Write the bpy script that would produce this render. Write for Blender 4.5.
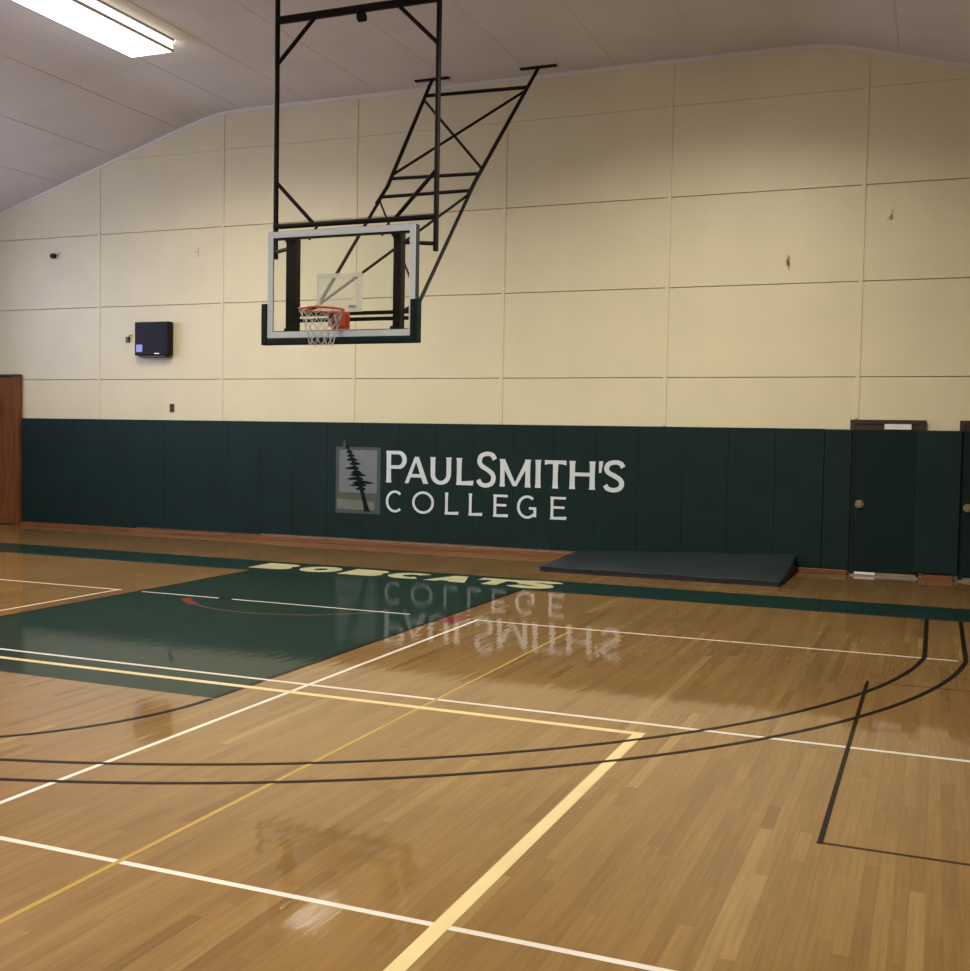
import bpy, math, random
from mathutils import Vector, Matrix
random.seed(7)
for o in list(bpy.data.objects): bpy.data.objects.remove(o)
scene = bpy.context.scene
C = scene.collection

# ------------------------------------------------------------------ camera
# world: X along the end wall (0 = court axis), wall face at Y = 0, court towards -Y, Z up, metres
FPX = 1109.98
CAM = Vector((6.0301, -15.0159, 1.7037))
yaw, pit, rol = math.radians(-22.127), math.radians(-2.561), math.radians(1.005)
fwd = Vector((math.sin(yaw)*math.cos(pit), math.cos(yaw)*math.cos(pit), math.sin(pit)))
rgt = Vector((math.cos(yaw), -math.sin(yaw), 0))
upv = rgt.cross(fwd)
r2 = rgt*math.cos(rol) + upv*math.sin(rol)
u2 = -rgt*math.sin(rol) + upv*math.cos(rol)
cam_data = bpy.data.cameras.new('camera')
cam = bpy.data.objects.new('camera', cam_data)
C.objects.link(cam)
cam.matrix_world = Matrix(((r2.x, u2.x, -fwd.x, CAM.x), (r2.y, u2.y, -fwd.y, CAM.y), (r2.z, u2.z, -fwd.z, CAM.z), (0, 0, 0, 1)))
cam_data.sensor_width = 36; cam_data.sensor_fit = 'HORIZONTAL'
cam_data.lens = FPX/970*36
cam_data.clip_start = 0.05; cam_data.clip_end = 200
scene.camera = cam
def project(x, y, z):
    q = Vector((x, y, z)) - CAM
    d = q.dot(fwd)
    if d < 0.2: return None
    return 485 + FPX*q.dot(r2)/d, 485.5 - FPX*q.dot(u2)/d, d

# ------------------------------------------------------------------ world, exposure, lamp levels
world = bpy.data.worlds.new('world'); scene.world = world; world.use_nodes = True
world.node_tree.nodes['Background'].inputs[0].default_value = (0.55, 0.65, 0.8, 1)
world.node_tree.nodes['Background'].inputs[1].default_value = 0.3
vs = scene.view_settings
vs.view_transform = 'Standard'; vs.look = 'None'; vs.gamma = 1; vs.use_curve_mapping = False
vs.exposure = 0.16
LAMP = 8.0             # radiance of the fluorescent lenses
WATT = 240.0           # downward light of each fixture
DAY = 9.0              # radiance of the assumed, unseen side windows

# ------------------------------------------------------------------ materials
def mat(name, col, rough=0.5, metal=0.0, coat=0.0, coat_rough=0.1, noise=0.0, nscale=8.0, bump=0.0, bscale=40.0, spec=0.5, emit=None, estr=0.0, stretch=(1, 1, 1)):
    m = bpy.data.materials.new(name); m.use_nodes = True
    nt = m.node_tree; b = nt.nodes['Principled BSDF']
    b.inputs['Base Color'].default_value = (*col, 1)
    b.inputs['Roughness'].default_value = rough
    b.inputs['Metallic'].default_value = metal
    b.inputs['Coat Weight'].default_value = coat
    b.inputs['Coat Roughness'].default_value = coat_rough
    b.inputs['Specular IOR Level'].default_value = spec
    if emit:
        b.inputs['Emission Color'].default_value = (*emit, 1); b.inputs['Emission Strength'].default_value = estr
    if noise or bump:
        tc = nt.nodes.new('ShaderNodeTexCoord'); mp = nt.nodes.new('ShaderNodeMapping')
        mp.inputs['Scale'].default_value = stretch
        nt.links.new(tc.outputs['Object'], mp.inputs['Vector'])
    if noise:
        n = nt.nodes.new('ShaderNodeTexNoise'); n.inputs['Scale'].default_value = nscale; n.inputs['Detail'].default_value = 5
        r = nt.nodes.new('ShaderNodeValToRGB')
        r.color_ramp.elements[0].position = 0.3; r.color_ramp.elements[1].position = 0.7
        r.color_ramp.elements[0].color = (*[c*(1-noise) for c in col], 1)
        r.color_ramp.elements[1].color = (*[min(1, c*(1+noise)) for c in col], 1)
        nt.links.new(mp.outputs['Vector'], n.inputs['Vector']); nt.links.new(n.outputs['Fac'], r.inputs['Fac'])
        nt.links.new(r.outputs['Color'], b.inputs['Base Color'])
    if bump:
        n2 = nt.nodes.new('ShaderNodeTexNoise'); n2.inputs['Scale'].default_value = bscale; n2.inputs['Detail'].default_value = 3
        bp = nt.nodes.new('ShaderNodeBump'); bp.inputs['Strength'].default_value = 1.0; bp.inputs['Distance'].default_value = bump
        nt.links.new(mp.outputs['Vector'], n2.inputs['Vector']); nt.links.new(n2.outputs['Fac'], bp.inputs['Height'])
        nt.links.new(bp.outputs['Normal'], b.inputs['Normal'])
        if coat: nt.links.new(bp.outputs['Normal'], b.inputs['Coat Normal'])
    return m

M = {}
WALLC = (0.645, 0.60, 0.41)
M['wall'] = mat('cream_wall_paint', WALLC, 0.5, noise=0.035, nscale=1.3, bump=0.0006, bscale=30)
M['wall_gap'] = mat('cream_wall_joint', (0.33, 0.27, 0.17), 0.8)
M['ceil'] = mat('ceiling_board', (0.62, 0.60, 0.615), 0.75, noise=0.05, nscale=0.9)
M['ceil_trim'] = mat('ceiling_trim_paint', (0.62, 0.59, 0.56), 0.6)
M['pad'] = mat('green_vinyl', (0.0066, 0.0205, 0.0205), 0.5, noise=0.12, nscale=2.0, bump=0.004, bscale=2.2, spec=0.16)
M['pad_door'] = mat('door_green_paint', (0.0062, 0.0165, 0.0155), 0.6, noise=0.08, nscale=2, spec=0.12)
M['letter'] = mat('lettering_white', (0.58, 0.66, 0.70), 0.5)
M['logo_sky'] = mat('emblem_grey', (0.135, 0.16, 0.165), 0.5, noise=0.08, nscale=5)
M['logo_hill'] = mat('emblem_olive', (0.06, 0.073, 0.045), 0.5, noise=0.15, nscale=6)
M['logo_water'] = mat('emblem_pale_green', (0.12, 0.145, 0.125), 0.5, noise=0.1, nscale=6, stretch=(1, 1, 6))
M['logo_edge'] = mat('emblem_border', (0.04, 0.062, 0.062), 0.5)
M['logo_tree'] = mat('emblem_tree', (0.004, 0.009, 0.0095), 0.6, spec=0.1)
M['base'] = mat('stained_baseboard', (0.165, 0.062, 0.021), 0.45, noise=0.3, nscale=5, stretch=(0.6, 1, 8))
M['brown'] = mat('dark_brown_frame', (0.035, 0.016, 0.011), 0.45, noise=0.1)
M['wood_door'] = mat('varnished_red_wood', (0.16, 0.055, 0.018), 0.35, noise=0.4, nscale=3.5, stretch=(5, 1, 0.5))
M['brass'] = mat('worn_brass', (0.42, 0.33, 0.2), 0.35, metal=0.8)
M['steel'] = mat('dull_steel', (0.45, 0.44, 0.42), 0.35, metal=0.9)
M['black_steel'] = mat('black_painted_steel', (0.006, 0.0045, 0.0035), 0.6, noise=0.1, nscale=10, spec=0.15)
M['channel'] = mat('dark_channel_steel', (0.010, 0.0095, 0.0095), 0.6, spec=0.15)
M['alu'] = mat('aluminium_board_frame', (0.50, 0.57, 0.62), 0.4)
M['alu_side'] = mat('grey_board_edge', (0.028, 0.032, 0.036), 0.6, spec=0.15)
M['board_pad'] = mat('board_pad_green', (0.004, 0.014, 0.010), 0.6, spec=0.15)
M['rim'] = mat('orange_rim_paint', (0.40, 0.065, 0.035), 0.4)
M['net'] = mat('white_net_cord', (0.40, 0.39, 0.39), 0.8)
M['black'] = mat('black_plastic', (0.006, 0.006, 0.007), 0.55, spec=0.2)
M['screen'] = mat('dark_screen', (0.006, 0.006, 0.009), 0.5, spec=0.15)
M['glow'] = mat('screen_blue_light', (0.05, 0.06, 0.2), 0.3, emit=(0.25, 0.33, 0.9), estr=0.5)  # window reflected in the monitor, put in as blue emission
M['white'] = mat('white_plastic', (0.7, 0.69, 0.66), 0.5)
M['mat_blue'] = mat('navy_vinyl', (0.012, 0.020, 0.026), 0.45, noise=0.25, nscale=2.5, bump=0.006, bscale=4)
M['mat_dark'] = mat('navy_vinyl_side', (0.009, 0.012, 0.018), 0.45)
M['housing'] = mat('lamp_housing_grey', (0.55, 0.55, 0.54), 0.5)
M['lens'] = mat('lit_lamp_lens', (0.8, 0.8, 0.8), 0.5, emit=(1.0, 0.92, 0.77), estr=LAMP)
M['lens_side'] = mat('lit_lamp_side', (0.8, 0.8, 0.8), 0.5, emit=(1.0, 0.92, 0.77), estr=LAMP*0.35)
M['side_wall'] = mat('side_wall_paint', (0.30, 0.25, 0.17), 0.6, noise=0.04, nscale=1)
M['window'] = mat('frosted_window', (0.7, 0.75, 0.8), 0.4, emit=(0.66, 0.70, 1.0), estr=DAY)  # emissive pane of the assumed side windows, added to cast cool light
M['socket'] = mat('old_bronze_plate', (0.07, 0.05, 0.025), 0.5)
M['sub'] = mat('subfloor', (0.05, 0.03, 0.015), 0.8)

def floor_finish(m, rough=0.05, weight=0.88):
    """gloss finish shared by bare boards and by the paint under the same lacquer: slightly wavy along the boards"""
    nt = m.node_tree; b = nt.nodes['Principled BSDF']
    b.inputs['Coat Weight'].default_value = weight
    b.inputs['Coat Roughness'].default_value = rough
    b.inputs['Coat IOR'].default_value = 1.5
    tc = nt.nodes.new('ShaderNodeTexCoord'); mp = nt.nodes.new('ShaderNodeMapping')
    geo = nt.nodes.new('ShaderNodeNewGeometry')
    mp.inputs['Scale'].default_value = (16, 2.2, 1)
    n = nt.nodes.new('ShaderNodeTexNoise'); n.inputs['Scale'].default_value = 1.0; n.inputs['Detail'].default_value = 1
    bp = nt.nodes.new('ShaderNodeBump'); bp.inputs['Distance'].default_value = 0.0008
    nt.links.new(geo.outputs['Position'], mp.inputs['Vector']); nt.links.new(mp.outputs['Vector'], n.inputs['Vector'])
    nt.links.new(n.outputs['Fac'], bp.inputs['Height']); nt.links.new(bp.outputs['Normal'], b.inputs['Coat Normal'])
def paint(name, col, noise=0.08, weight=0.45):
    m = mat(name, col, 0.5, noise=noise, nscale=3, spec=0.03); floor_finish(m, weight=weight); return m
M['p_green'] = paint('court_green', (0.005, 0.019, 0.0135), 0.14, 0.38)
M['p_band'] = paint('court_baseline_green', (0.0055, 0.020, 0.0175), 0.1)
M['p_white'] = paint('court_white', (0.52, 0.49, 0.44))
M['p_cream'] = paint('court_cream', (0.52, 0.42, 0.22))
M['p_yellow'] = paint('court_yellow', (0.31, 0.205, 0.055))
M['p_black'] = paint('court_black', (0.006, 0.004, 0.0025), weight=0.22)
M['p_brown'] = paint('court_thin_dark', (0.03, 0.014, 0.006), weight=0.3)
M['p_red'] = paint('court_red', (0.13, 0.022, 0.018))
M['p_dullred'] = paint('court_dull_red', (0.07, 0.045, 0.035))
M['p_letter'] = paint('court_pale_yellow', (0.40, 0.385, 0.22))

def plank_material():
    m = bpy.data.materials.new('maple_strip_floor'); m.use_nodes = True
    nt = m.node_tree; b = nt.nodes['Principled BSDF']
    at = nt.nodes.new('ShaderNodeAttribute'); at.attribute_name = 'tone'
    ramp = nt.nodes.new('ShaderNodeValToRGB'); e = ramp.color_ramp.elements
    e[0].position = 0.0; e[0].color = (0.1551, 0.0802, 0.0236, 1)
    e[1].position = 1.0; e[1].color = (0.297, 0.189, 0.0693, 1)
    for pos, col in ((0.25, (0.1947, 0.106, 0.0326)), (0.55, (0.2244, 0.1271, 0.0402)), (0.85, (0.2541, 0.1496, 0.0485))):
        k = e.new(pos); k.color = (*col, 1)
    nt.links.new(at.outputs['Fac'], ramp.inputs['Fac'])
    geo = nt.nodes.new('ShaderNodeNewGeometry')
    mp = nt.nodes.new('ShaderNodeMapping'); mp.inputs['Scale'].default_value = (60, 2.5, 1)
    off = nt.nodes.new('ShaderNodeCombineXYZ'); mul = nt.nodes.new('ShaderNodeMath'); mul.operation = 'MULTIPLY'; mul.inputs[1].default_value = 57
    nt.links.new(at.outputs['Fac'], mul.inputs[0]); nt.links.new(mul.outputs[0], off.inputs['Z'])
    add = nt.nodes.new('ShaderNodeVectorMath'); add.operation = 'ADD'
    nt.links.new(geo.outputs['Position'], mp.inputs['Vector'])
    nt.links.new(mp.outputs['Vector'], add.inputs[0]); nt.links.new(off.outputs[0], add.inputs[1])
    n = nt.nodes.new('ShaderNodeTexNoise'); n.inputs['Scale'].default_value = 1; n.inputs['Detail'].default_value = 4
    nt.links.new(add.outputs[0], n.inputs['Vector'])
    # broad worn patches, metres across
    n2 = nt.nodes.new('ShaderNodeTexNoise'); n2.inputs['Scale'].default_value = 0.7; n2.inputs['Detail'].default_value = 4
    nt.links.new(geo.outputs['Position'], n2.inputs['Vector'])
    mr = nt.nodes.new('ShaderNodeMapRange'); mr.inputs[1].default_value = 0.3; mr.inputs[2].default_value = 0.7; mr.inputs[3].default_value = 0.70; mr.inputs[4].default_value = 0.90
    nt.links.new(n.outputs['Fac'], mr.inputs[0])
    mr2 = nt.nodes.new('ShaderNodeMapRange'); mr2.inputs[1].default_value = 0.3; mr2.inputs[2].default_value = 0.7; mr2.inputs[3].default_value = 0.9; mr2.inputs[4].default_value = 1.08
    nt.links.new(n2.outputs['Fac'], mr2.inputs[0])
    mm = nt.nodes.new('ShaderNodeMath'); mm.operation = 'MULTIPLY'
    nt.links.new(mr.outputs[0], mm.inputs[0]); nt.links.new(mr2.outputs[0], mm.inputs[1])
    vm = nt.nodes.new('ShaderNodeVectorMath'); vm.operation = 'SCALE'
    nt.links.new(ramp.outputs['Color'], vm.inputs[0]); nt.links.new(mm.outputs[0], vm.inputs['Scale'])
    nt.links.new(vm.outputs['Vector'], b.inputs['Base Color'])
    b.inputs['Roughness'].default_value = 0.45; b.inputs['Specular IOR Level'].default_value = 0.03
    floor_finish(m)
    return m
M['plank'] = plank_material()

def glass_material(name, tint, haze=0.0):
    m = bpy.data.materials.new(name); m.use_nodes = True
    nt = m.node_tree; nt.nodes.remove(nt.nodes['Principled BSDF']); out = nt.nodes['Material Output']
    t = nt.nodes.new('ShaderNodeBsdfTransparent'); t.inputs[0].default_value = (*tint, 1)
    g = nt.nodes.new('ShaderNodeBsdfGlossy'); g.inputs['Roughness'].default_value = 0.03
    f = nt.nodes.new('ShaderNodeFresnel'); f.inputs[0].default_value = 1.35
    mx = nt.nodes.new('ShaderNodeMixShader')
    nt.links.new(f.outputs[0], mx.inputs[0]); nt.links.new(t.outputs[0], mx.inputs[1]); nt.links.new(g.outputs[0], mx.inputs[2])
    last = mx
    if haze:
        d = nt.nodes.new('ShaderNodeBsdfDiffuse'); d.inputs[0].default_value = (0.75, 0.78, 0.72, 1)
        mx2 = nt.nodes.new('ShaderNodeMixShader'); mx2.inputs[0].default_value = haze
        nt.links.new(mx.outputs[0], mx2.inputs[1]); nt.links.new(d.outputs[0], mx2.inputs[2]); last = mx2
    nt.links.new(last.outputs[0], out.inputs[0])
    return m
M['glass'] = glass_material('board_glass', (0.97, 0.985, 0.965))
M['film'] = glass_material('target_film', (0.99, 1, 0.99), 0.22)
M['film_line'] = glass_material('target_line', (0.99, 1, 0.99), 0.5)

# ------------------------------------------------------------------ mesh helpers
class MB:
    def __init__(self): self.v = []; self.f = []
    def add(self, vs, fs):
        n = len(self.v); self.v += [tuple(v) for v in vs]; self.f += [tuple(i+n for i in f) for f in fs]
        return self
    def box(self, x0, x1, y0, y1, z0, z1, bev=0.0):
        if bev <= 0:
            vs = [(x0,y0,z0),(x1,y0,z0),(x1,y1,z0),(x0,y1,z0),(x0,y0,z1),(x1,y0,z1),(x1,y1,z1),(x0,y1,z1)]
            return self.add(vs, [(0,3,2,1),(4,5,6,7),(0,1,5,4),(1,2,6,5),(2,3,7,6),(3,0,4,7)])
        # rounded front (-Y) face: box with a chamfered, slightly pillowed front
        vs = []
        for (i, y) in ((0.0, y1), (0.0, y0+bev), (bev*0.35, y0+bev*0.3), (bev, y0)):
            vs += [(x0+i, y, z0+i), (x1-i, y, z0+i), (x1-i, y, z1-i), (x0+i, y, z1-i)]
        fs = [(0, 3, 2, 1)][:0]
        for k in range(3):
            for j in range(4):
                a = k*4+j; b2 = k*4+(j+1) % 4
                fs.append((a, b2, b2+4, a+4))
        fs.append((12, 13, 14, 15)); fs.append((3, 2, 1, 0))
        return self.add(vs, fs)
    def tube(self, a, b, r, n=8, r2=None):
        a = Vector(a); b = Vector(b); d = (b-a).normalized()
        h = Vector((0, 0, 1)) if abs(d.z) < 0.9 else Vector((0, 1, 0))
        s = d.cross(h).normalized(); t = s.cross(d)
        r2_ = r if r2 is None else r2; vs = []
        for (c, rr) in ((a, r), (b, r2_)):
            for k in range(n):
                w = 2*math.pi*(k+0.5)/n
                vs.append(c + s*(rr*math.cos(w)) + t*(rr*math.sin(w)))
        fs = [(k, (k+1) % n, n+(k+1) % n, n+k) for k in range(n)]
        fs += [tuple(range(n))[::-1], tuple(range(n, 2*n))]
        return self.add(vs, fs)
    def path(self, pts, r, n=6):
        for p, q in zip(pts[:-1], pts[1:]): self.tube(p, q, r, n)
        return self
    def prism(self, poly, fn, t0, t1):
        """poly: list of 2D points; fn(u, v, t) -> 3D"""
        n = len(poly)
        vs = [fn(u, v, t0) for u, v in poly] + [fn(u, v, t1) for u, v in poly]
        fs = [tuple(range(n))[::-1], tuple(range(n, 2*n))] + [(k, (k+1) % n, n+(k+1) % n, n+k) for k in range(n)]
        return self.add(vs, fs)
    def build(self, name, m, parent=None, smooth=False):
        me = bpy.data.meshes.new(name); me.from_pydata(self.v, [], self.f); me.update()
        o = bpy.data.objects.new(name, me); C.objects.link(o)
        me.materials.append(M[m] if isinstance(m, str) else m)
        if smooth:
            for p in me.polygons: p.use_smooth = True
        if parent: o.parent = parent
        return o
def recalc(o):
    import bmesh
    bm = bmesh.new(); bm.from_mesh(o.data); bmesh.ops.recalc_face_normals(bm, faces=bm.faces); bm.to_mesh(o.data); bm.free()
    return o
def tag(o, label=None, cat=None, group=None, kind=None):
    if label: o['label'] = label
    if cat: o['category'] = cat
    if group: o['group'] = group
    if kind: o['kind'] = kind
    return o
def empty(name, loc=(0, 0, 0)):
    o = bpy.data.objects.new(name, None); C.objects.link(o); o.location = loc; o.empty_display_size = 0.1
    return o
def part(o, parent):
    """parent keeping world placement (parents are unrotated empties)"""
    o.parent = parent; o.location = Vector(o.location) - parent.location
    return o
ORD = ['first','second','third','fourth','fifth','sixth','seventh','eighth','ninth','tenth','eleventh','twelfth','thirteenth','fourteenth','fifteenth','sixteenth','seventeenth','eighteenth','nineteenth','twentieth','twenty-first','twenty-second','twenty-third','twenty-fourth']

# ------------------------------------------------------------------ room shell
XW, YF = 10.2, -31.0
def ceil_z(x):
    b, s = (4.80, 0.2944) if x < 0 else (4.62, 0.287)
    w = 0.17
    q = (abs(x)-b)/w
    return 6.818 - s*w*(math.log1p(math.exp(q)) if q < 30 else q)

floor = tag(MB().box(-XW, XW, YF, 0.0, -0.12, -0.018).build('floor', 'sub'), 'glossy maple strip gym floor with painted court lines', 'floor', kind='structure')

# end wall: backing, then panels with open joints, battens over the upright joints
wall = tag(MB().box(-XW-0.2, XW+0.2, 0.022, 0.2, -0.1, 7.1).build('wall_back', 'wall_gap'), 'cream panelled end wall above the green pads', 'wall', kind='structure')
SEAMX = [-XW, -9.62, -7.177, -4.69, -2.275, 0.152, 2.552, 5.056, 7.5, 9.94, XW]
SEAMZ = [0.0, 2.541, 3.759, 4.977, 6.194, 7.1]
for i in range(len(SEAMX)-1):
    for j in range(len(SEAMZ)-1):
        x0, x1, z0, z1 = SEAMX[i], SEAMX[i+1], SEAMZ[j], SEAMZ[j+1]
        if z0 > max(ceil_z(x0), ceil_z(x1), ceil_z(max(x0, min(0, x1)))): continue
        g = 0.005; gb = 0.002 if j == 4 else g; gt = 0.002 if j == 3 else g
        part(MB().box(x0+0.003, x1-0.003, 0.0, 0.022, z0+gb, z1-gt, 0.004 if j < 3 else 0.002).build('panel', 'wall'), wall)
for k, xs in enumerate(SEAMX[1:-1]):
    zt = min(ceil_z(xs-0.03), ceil_z(xs+0.03))
    z0 = 2.62 if xs < -8.9 else 1.885
    if abs(xs-5.056) < 0.01: z0 = 2.01
    part(MB().box(xs-0.026, xs+0.026, -0.008, 0.0, z0, zt, 0.003).build('batten', 'wall'), wall)

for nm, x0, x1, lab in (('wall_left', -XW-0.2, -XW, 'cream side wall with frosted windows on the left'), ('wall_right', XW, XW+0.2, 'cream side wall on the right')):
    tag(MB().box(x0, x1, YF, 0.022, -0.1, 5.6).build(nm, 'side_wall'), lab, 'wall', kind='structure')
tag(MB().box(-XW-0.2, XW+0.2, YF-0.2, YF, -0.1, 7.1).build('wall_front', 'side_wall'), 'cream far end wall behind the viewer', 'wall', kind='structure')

# ceiling boards: 4 x 8 ft sheets following the ceiling profile, with open joints
xs_b = [0.55 + 1.219*k for k in range(-11, 11)]
edges = [-XW-0.19]
for xb in xs_b:
    if -XW < xb < XW: edges.append(xb)
edges.append(XW+0.19)
ys_b = [0.0, -2.15]
while ys_b[-1] > YF: ys_b.append(max(YF, ys_b[-1]-2.438))
def ceil_strip(x0, x1, y0, y1, z_add, th, n):
    b = MB(); vs = []
    for k in range(n+1):
        xx = x0+(x1-x0)*k/n; z = ceil_z(xx)+z_add
        vs += [(xx, y0, z), (xx, y1, z), (xx, y0, z+th), (xx, y1, z+th)]
    fs = []
    for k in range(n):
        a = 4*k; c = a+4
        fs += [(a, a+1, c+1, c), (a+2, c+2, c+3, a+3), (a, c, c+2, a+2), (a+1, a+3, c+3, c+1)]
    fs += [(0, 2, 3, 1), (4*n, 4*n+1, 4*n+3, 4*n+2)]
    return b.add(vs, fs)
ceiling = tag(ceil_strip(-XW-0.2, XW+0.2, YF, 0.15, 0.022, 0.1, 60).build('ceiling', 'ceil'), 'dull white panelled gym ceiling sloping down at both sides', 'ceiling', kind='structure')
for i in range(len(edges)-1):
    mesh_by_len = {}
    for j in range(len(ys_b)-1):
        y0, y1 = ys_b[j], ys_b[j+1]; key = round(y0-y1, 3)
        x0, x1 = edges[i]+0.001, edges[i+1]-0.001
        if key not in mesh_by_len:
            o = ceil_strip(x0, x1, -(y0-y1)+0.001, -0.001, 0.0, 0.02, 6).build('ceiling_board', 'ceil')
            mesh_by_len[key] = o.data
        else:
            o = bpy.data.objects.new('ceiling_board', mesh_by_len[key]); C.objects.link(o)
        o.location = (0, y0, 0); o.parent = ceiling
for i in range(1, len(edges)-1):
    xx = edges[i]; zz = ceil_z(xx)
    part(MB().box(xx-0.010, xx+0.010, YF, -0.03, zz-0.003, zz+0.004).build('joint_strip', 'ceil_trim'), ceiling)
for yy in ys_b[1:-1]:
    part(ceil_strip(-XW, XW, yy-0.010, yy+0.010, -0.002, 0.004, 60).build('joint_strip', 'ceil_trim'), ceiling)
# cove trim along the wall/ceiling edge
b = MB(); vs = []; n = 64
for k in range(n+1):
    xx = -XW+2*XW*k/n; z = ceil_z(xx)
    vs += [(xx, -0.022, z-0.002), (xx, -0.012, z-0.045), (xx, 0.0, z-0.055), (xx, 0.0, z-0.002)]
fs = []
for k in range(n):
    for j in range(4):
        a = 4*k+j; c = 4*k+(j+1) % 4
        fs.append((a, a+4, c+4, c))
tag(recalc(b.add(vs, fs).build('trim_1', 'ceil_trim')), 'pale cove trim between end wall and ceiling', 'trim', kind='structure')

# baseboard
bb = tag(MB().box(-8.82, 5.0, -0.11, -0.0005, 0.0, 0.06, 0.004).build('baseboard_back', 'base'), 'orange-brown wooden baseboard under the green wall pads', 'baseboard', kind='structure')
tag(MB().box(5.9, 6.26, -0.11, -0.0005, 0.0, 0.06, 0.004).build('baseboard_right', 'base'), 'short reddish baseboard under the pad between the doors', 'baseboard', kind='structure')

# assumed side windows out of frame, glowing panes added for cool left-hand light
for k, yc in enumerate((-3.2, -6.4, -9.6, -12.8)):
    w = tag(MB().box(-XW, -XW+0.03, yc-1.15, yc+1.15, 2.9, 4.7).build('window_%d' % (k+1), 'window'), 'frosted high side window, %s from the end wall' % ORD[k], 'window', kind='structure')
    fr = MB()
    for (ya, yb, za, zb) in ((yc-1.2, yc-1.12, 2.85, 4.75), (yc+1.12, yc+1.2, 2.85, 4.75), (yc-1.2, yc+1.2, 2.85, 2.93), (yc-1.2, yc+1.2, 4.67, 4.75), (yc-0.03, yc+0.03, 2.9, 4.7)):
        fr.box(-XW, -XW+0.06, ya, yb, za, zb)
    part(fr.build('window_frame', 'brown'), w)

# ------------------------------------------------------------------ floor boards
PW = 0.0572
boards = []
x = -XW
col_i = 0
while x < XW - 1e-6:
    x1 = min(x+PW, XW)
    y = -random.random()*1.4
    ya = 0.0
    while ya > YF:
        if y < YF: y = YF
        boards.append((x, x1, y, ya, random.random()))
        ya = y; y = ya - random.choice((0.35, 0.55, 0.7, 0.9, 1.1, 1.4, 1.8))*random.uniform(0.85, 1.15)
    x = x1
def board_area(bd):
    x0, x1, y0, y1, t = bd
    if y0 > 0 or y1 < -14.5: return 0
    pts = [project(px, py, 0) for px, py in ((x0, y0), (x1, y0), (x1, y1), (x0, y1))]
    if any(p is None for p in pts): return 0
    cx_ = sum(p[0] for p in pts)/4; cy_ = sum(p[1] for p in pts)/4
    if not (-20 < cx_ < 990 and cy_ < 985): return 0
    a = 0
    for k in range(4):
        p, q = pts[k], pts[(k+1) % 4]; a += p[0]*q[1]-q[0]*p[1]
    return abs(a)/2
order = sorted(range(len(boards)), key=lambda i: -board_area(boards[i]))
near = set(order[:300])
def board_geo(bd):
    x0, x1, y0, y1, t = bd
    g = 0.00012; e = 0.0; x0 += g; x1 -= g; y0 += g; y1 -= g
    vs = [(x0, y0, -0.018), (x1, y0, -0.018), (x1, y1, -0.018), (x0, y1, -0.018),
          (x0, y0, 0), (x1, y0, 0), (x1, y1, 0), (x0, y1, 0)]
    fs = [(4, 5, 6, 7), (0, 1, 5, 4), (1, 2, 6, 5), (2, 3, 7, 6), (3, 0, 4, 7)]
    return vs, fs
def set_tone(me, tones):
    at = me.attributes.new('tone', 'FLOAT', 'FACE'); at.data.foreach_set('value', tones)
rest = MB(); tones = []
tone_of = {}
for i, bd in enumerate(boards):
    # gentle gaussian spread with the odd pale or dark board
    t = min(1, max(0, random.gauss(0.5, 0.14)))
    if random.random() < 0.03: t = random.choice((0.1, 0.95))
    vs, fs = board_geo(bd)
    if i in near:
        mb = MB().add(vs, fs); o = mb.build('plank', 'plank', floor); set_tone(o.data, [t]*len(fs))
    else:
        rest.add(vs, fs); tones += [t]*len(fs)
ro = rest.build('plank_field', 'plank', floor); set_tone(ro.data, tones); ro['kind'] = 'stuff'

# ------------------------------------------------------------------ court paint (parts of the floor)
def rect(name, m, x0, x1, y0, y1, z, label=None):
    o = MB().box(x0, x1, y0, y1, 0.0001, z).build(name, m, floor)
    if label: o['label'] = label
    return o
def arc(name, m, pts_in, pts_out, z, label=None):
    mb = MB(); n = len(pts_in); vs = []
    for (a, c) in zip(pts_in, pts_out): vs += [(a[0], a[1], z), (c[0], c[1], z), (a[0], a[1], 0.0001), (c[0], c[1], 0.0001)]
    fs = []
    for k in range(n-1):
        a = 4*k; c = a+4
        fs += [(a, a+1, c+1, c), (a, c, c+2, a+2), (a+1, a+3, c+3, c+1)]
    o = recalc(mb.add(vs, fs).build(name, m, floor))
    if label: o['label'] = label
    return o
BN, BF, KB = -3.476, -2.553, -9.158
KR, KL = 1.80, -1.735
HOOP_Y = -4.9326
rect('key_area', 'p_green', KL, KR, KB, BN, 0.0005, 'dark green painted key')
rect('baseline_band', 'p_band', -8.6, 9.0, BN, BF, 0.0005, 'dark green baseline band')
for xk, lab in ((KR, 'black key edge line, right'), (KL, 'black key edge line, left')):
    rect('key_line', 'p_black', xk-0.022, xk+0.022, KB, BN, 0.0008, lab)
# white lines
rect('court_line', 'p_white', -8.6, -1.955, -5.602, -5.568, 0.0009, 'thin white cross line left of the key')
rect('court_line', 'p_white', -1.69, 1.45, -5.602, -5.568, 0.0009, 'thin white cross line over the key')
rect('court_line', 'p_white', 2.12, 6.235, -5.602, -5.568, 0.0009, 'thin white cross line right of the key')
rect('court_line', 'p_white', -2.012, -1.98, -14.6, -5.565, 0.0010, 'white line left of the key')
rect('court_line', 'p_white', 2.126, 2.158, -14.6, -5.565, 0.0010, 'white line right of the key')
rect('court_line', 'p_white', -8.6, 9.0, -8.578, -8.540, 0.0009, 'white cross line at the free throw area')
rect('court_line', 'p_white', -8.6, 9.0, -11.576, -11.544, 0.0009, 'white cross line in the foreground')
rect('court_line', 'p_yellow', 3.080, 3.106, -14.8, -5.76, 0.0011, 'thin yellow line')
rect('court_line', 'p_cream', -8.6, 4.52, -8.826, -8.768, 0.0012, 'cream cross line')
rect('court_line', 'p_cream', 4.455, 4.52, -14.9, -8.768, 0.0013, 'wide cream line running to the foreground')
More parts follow.
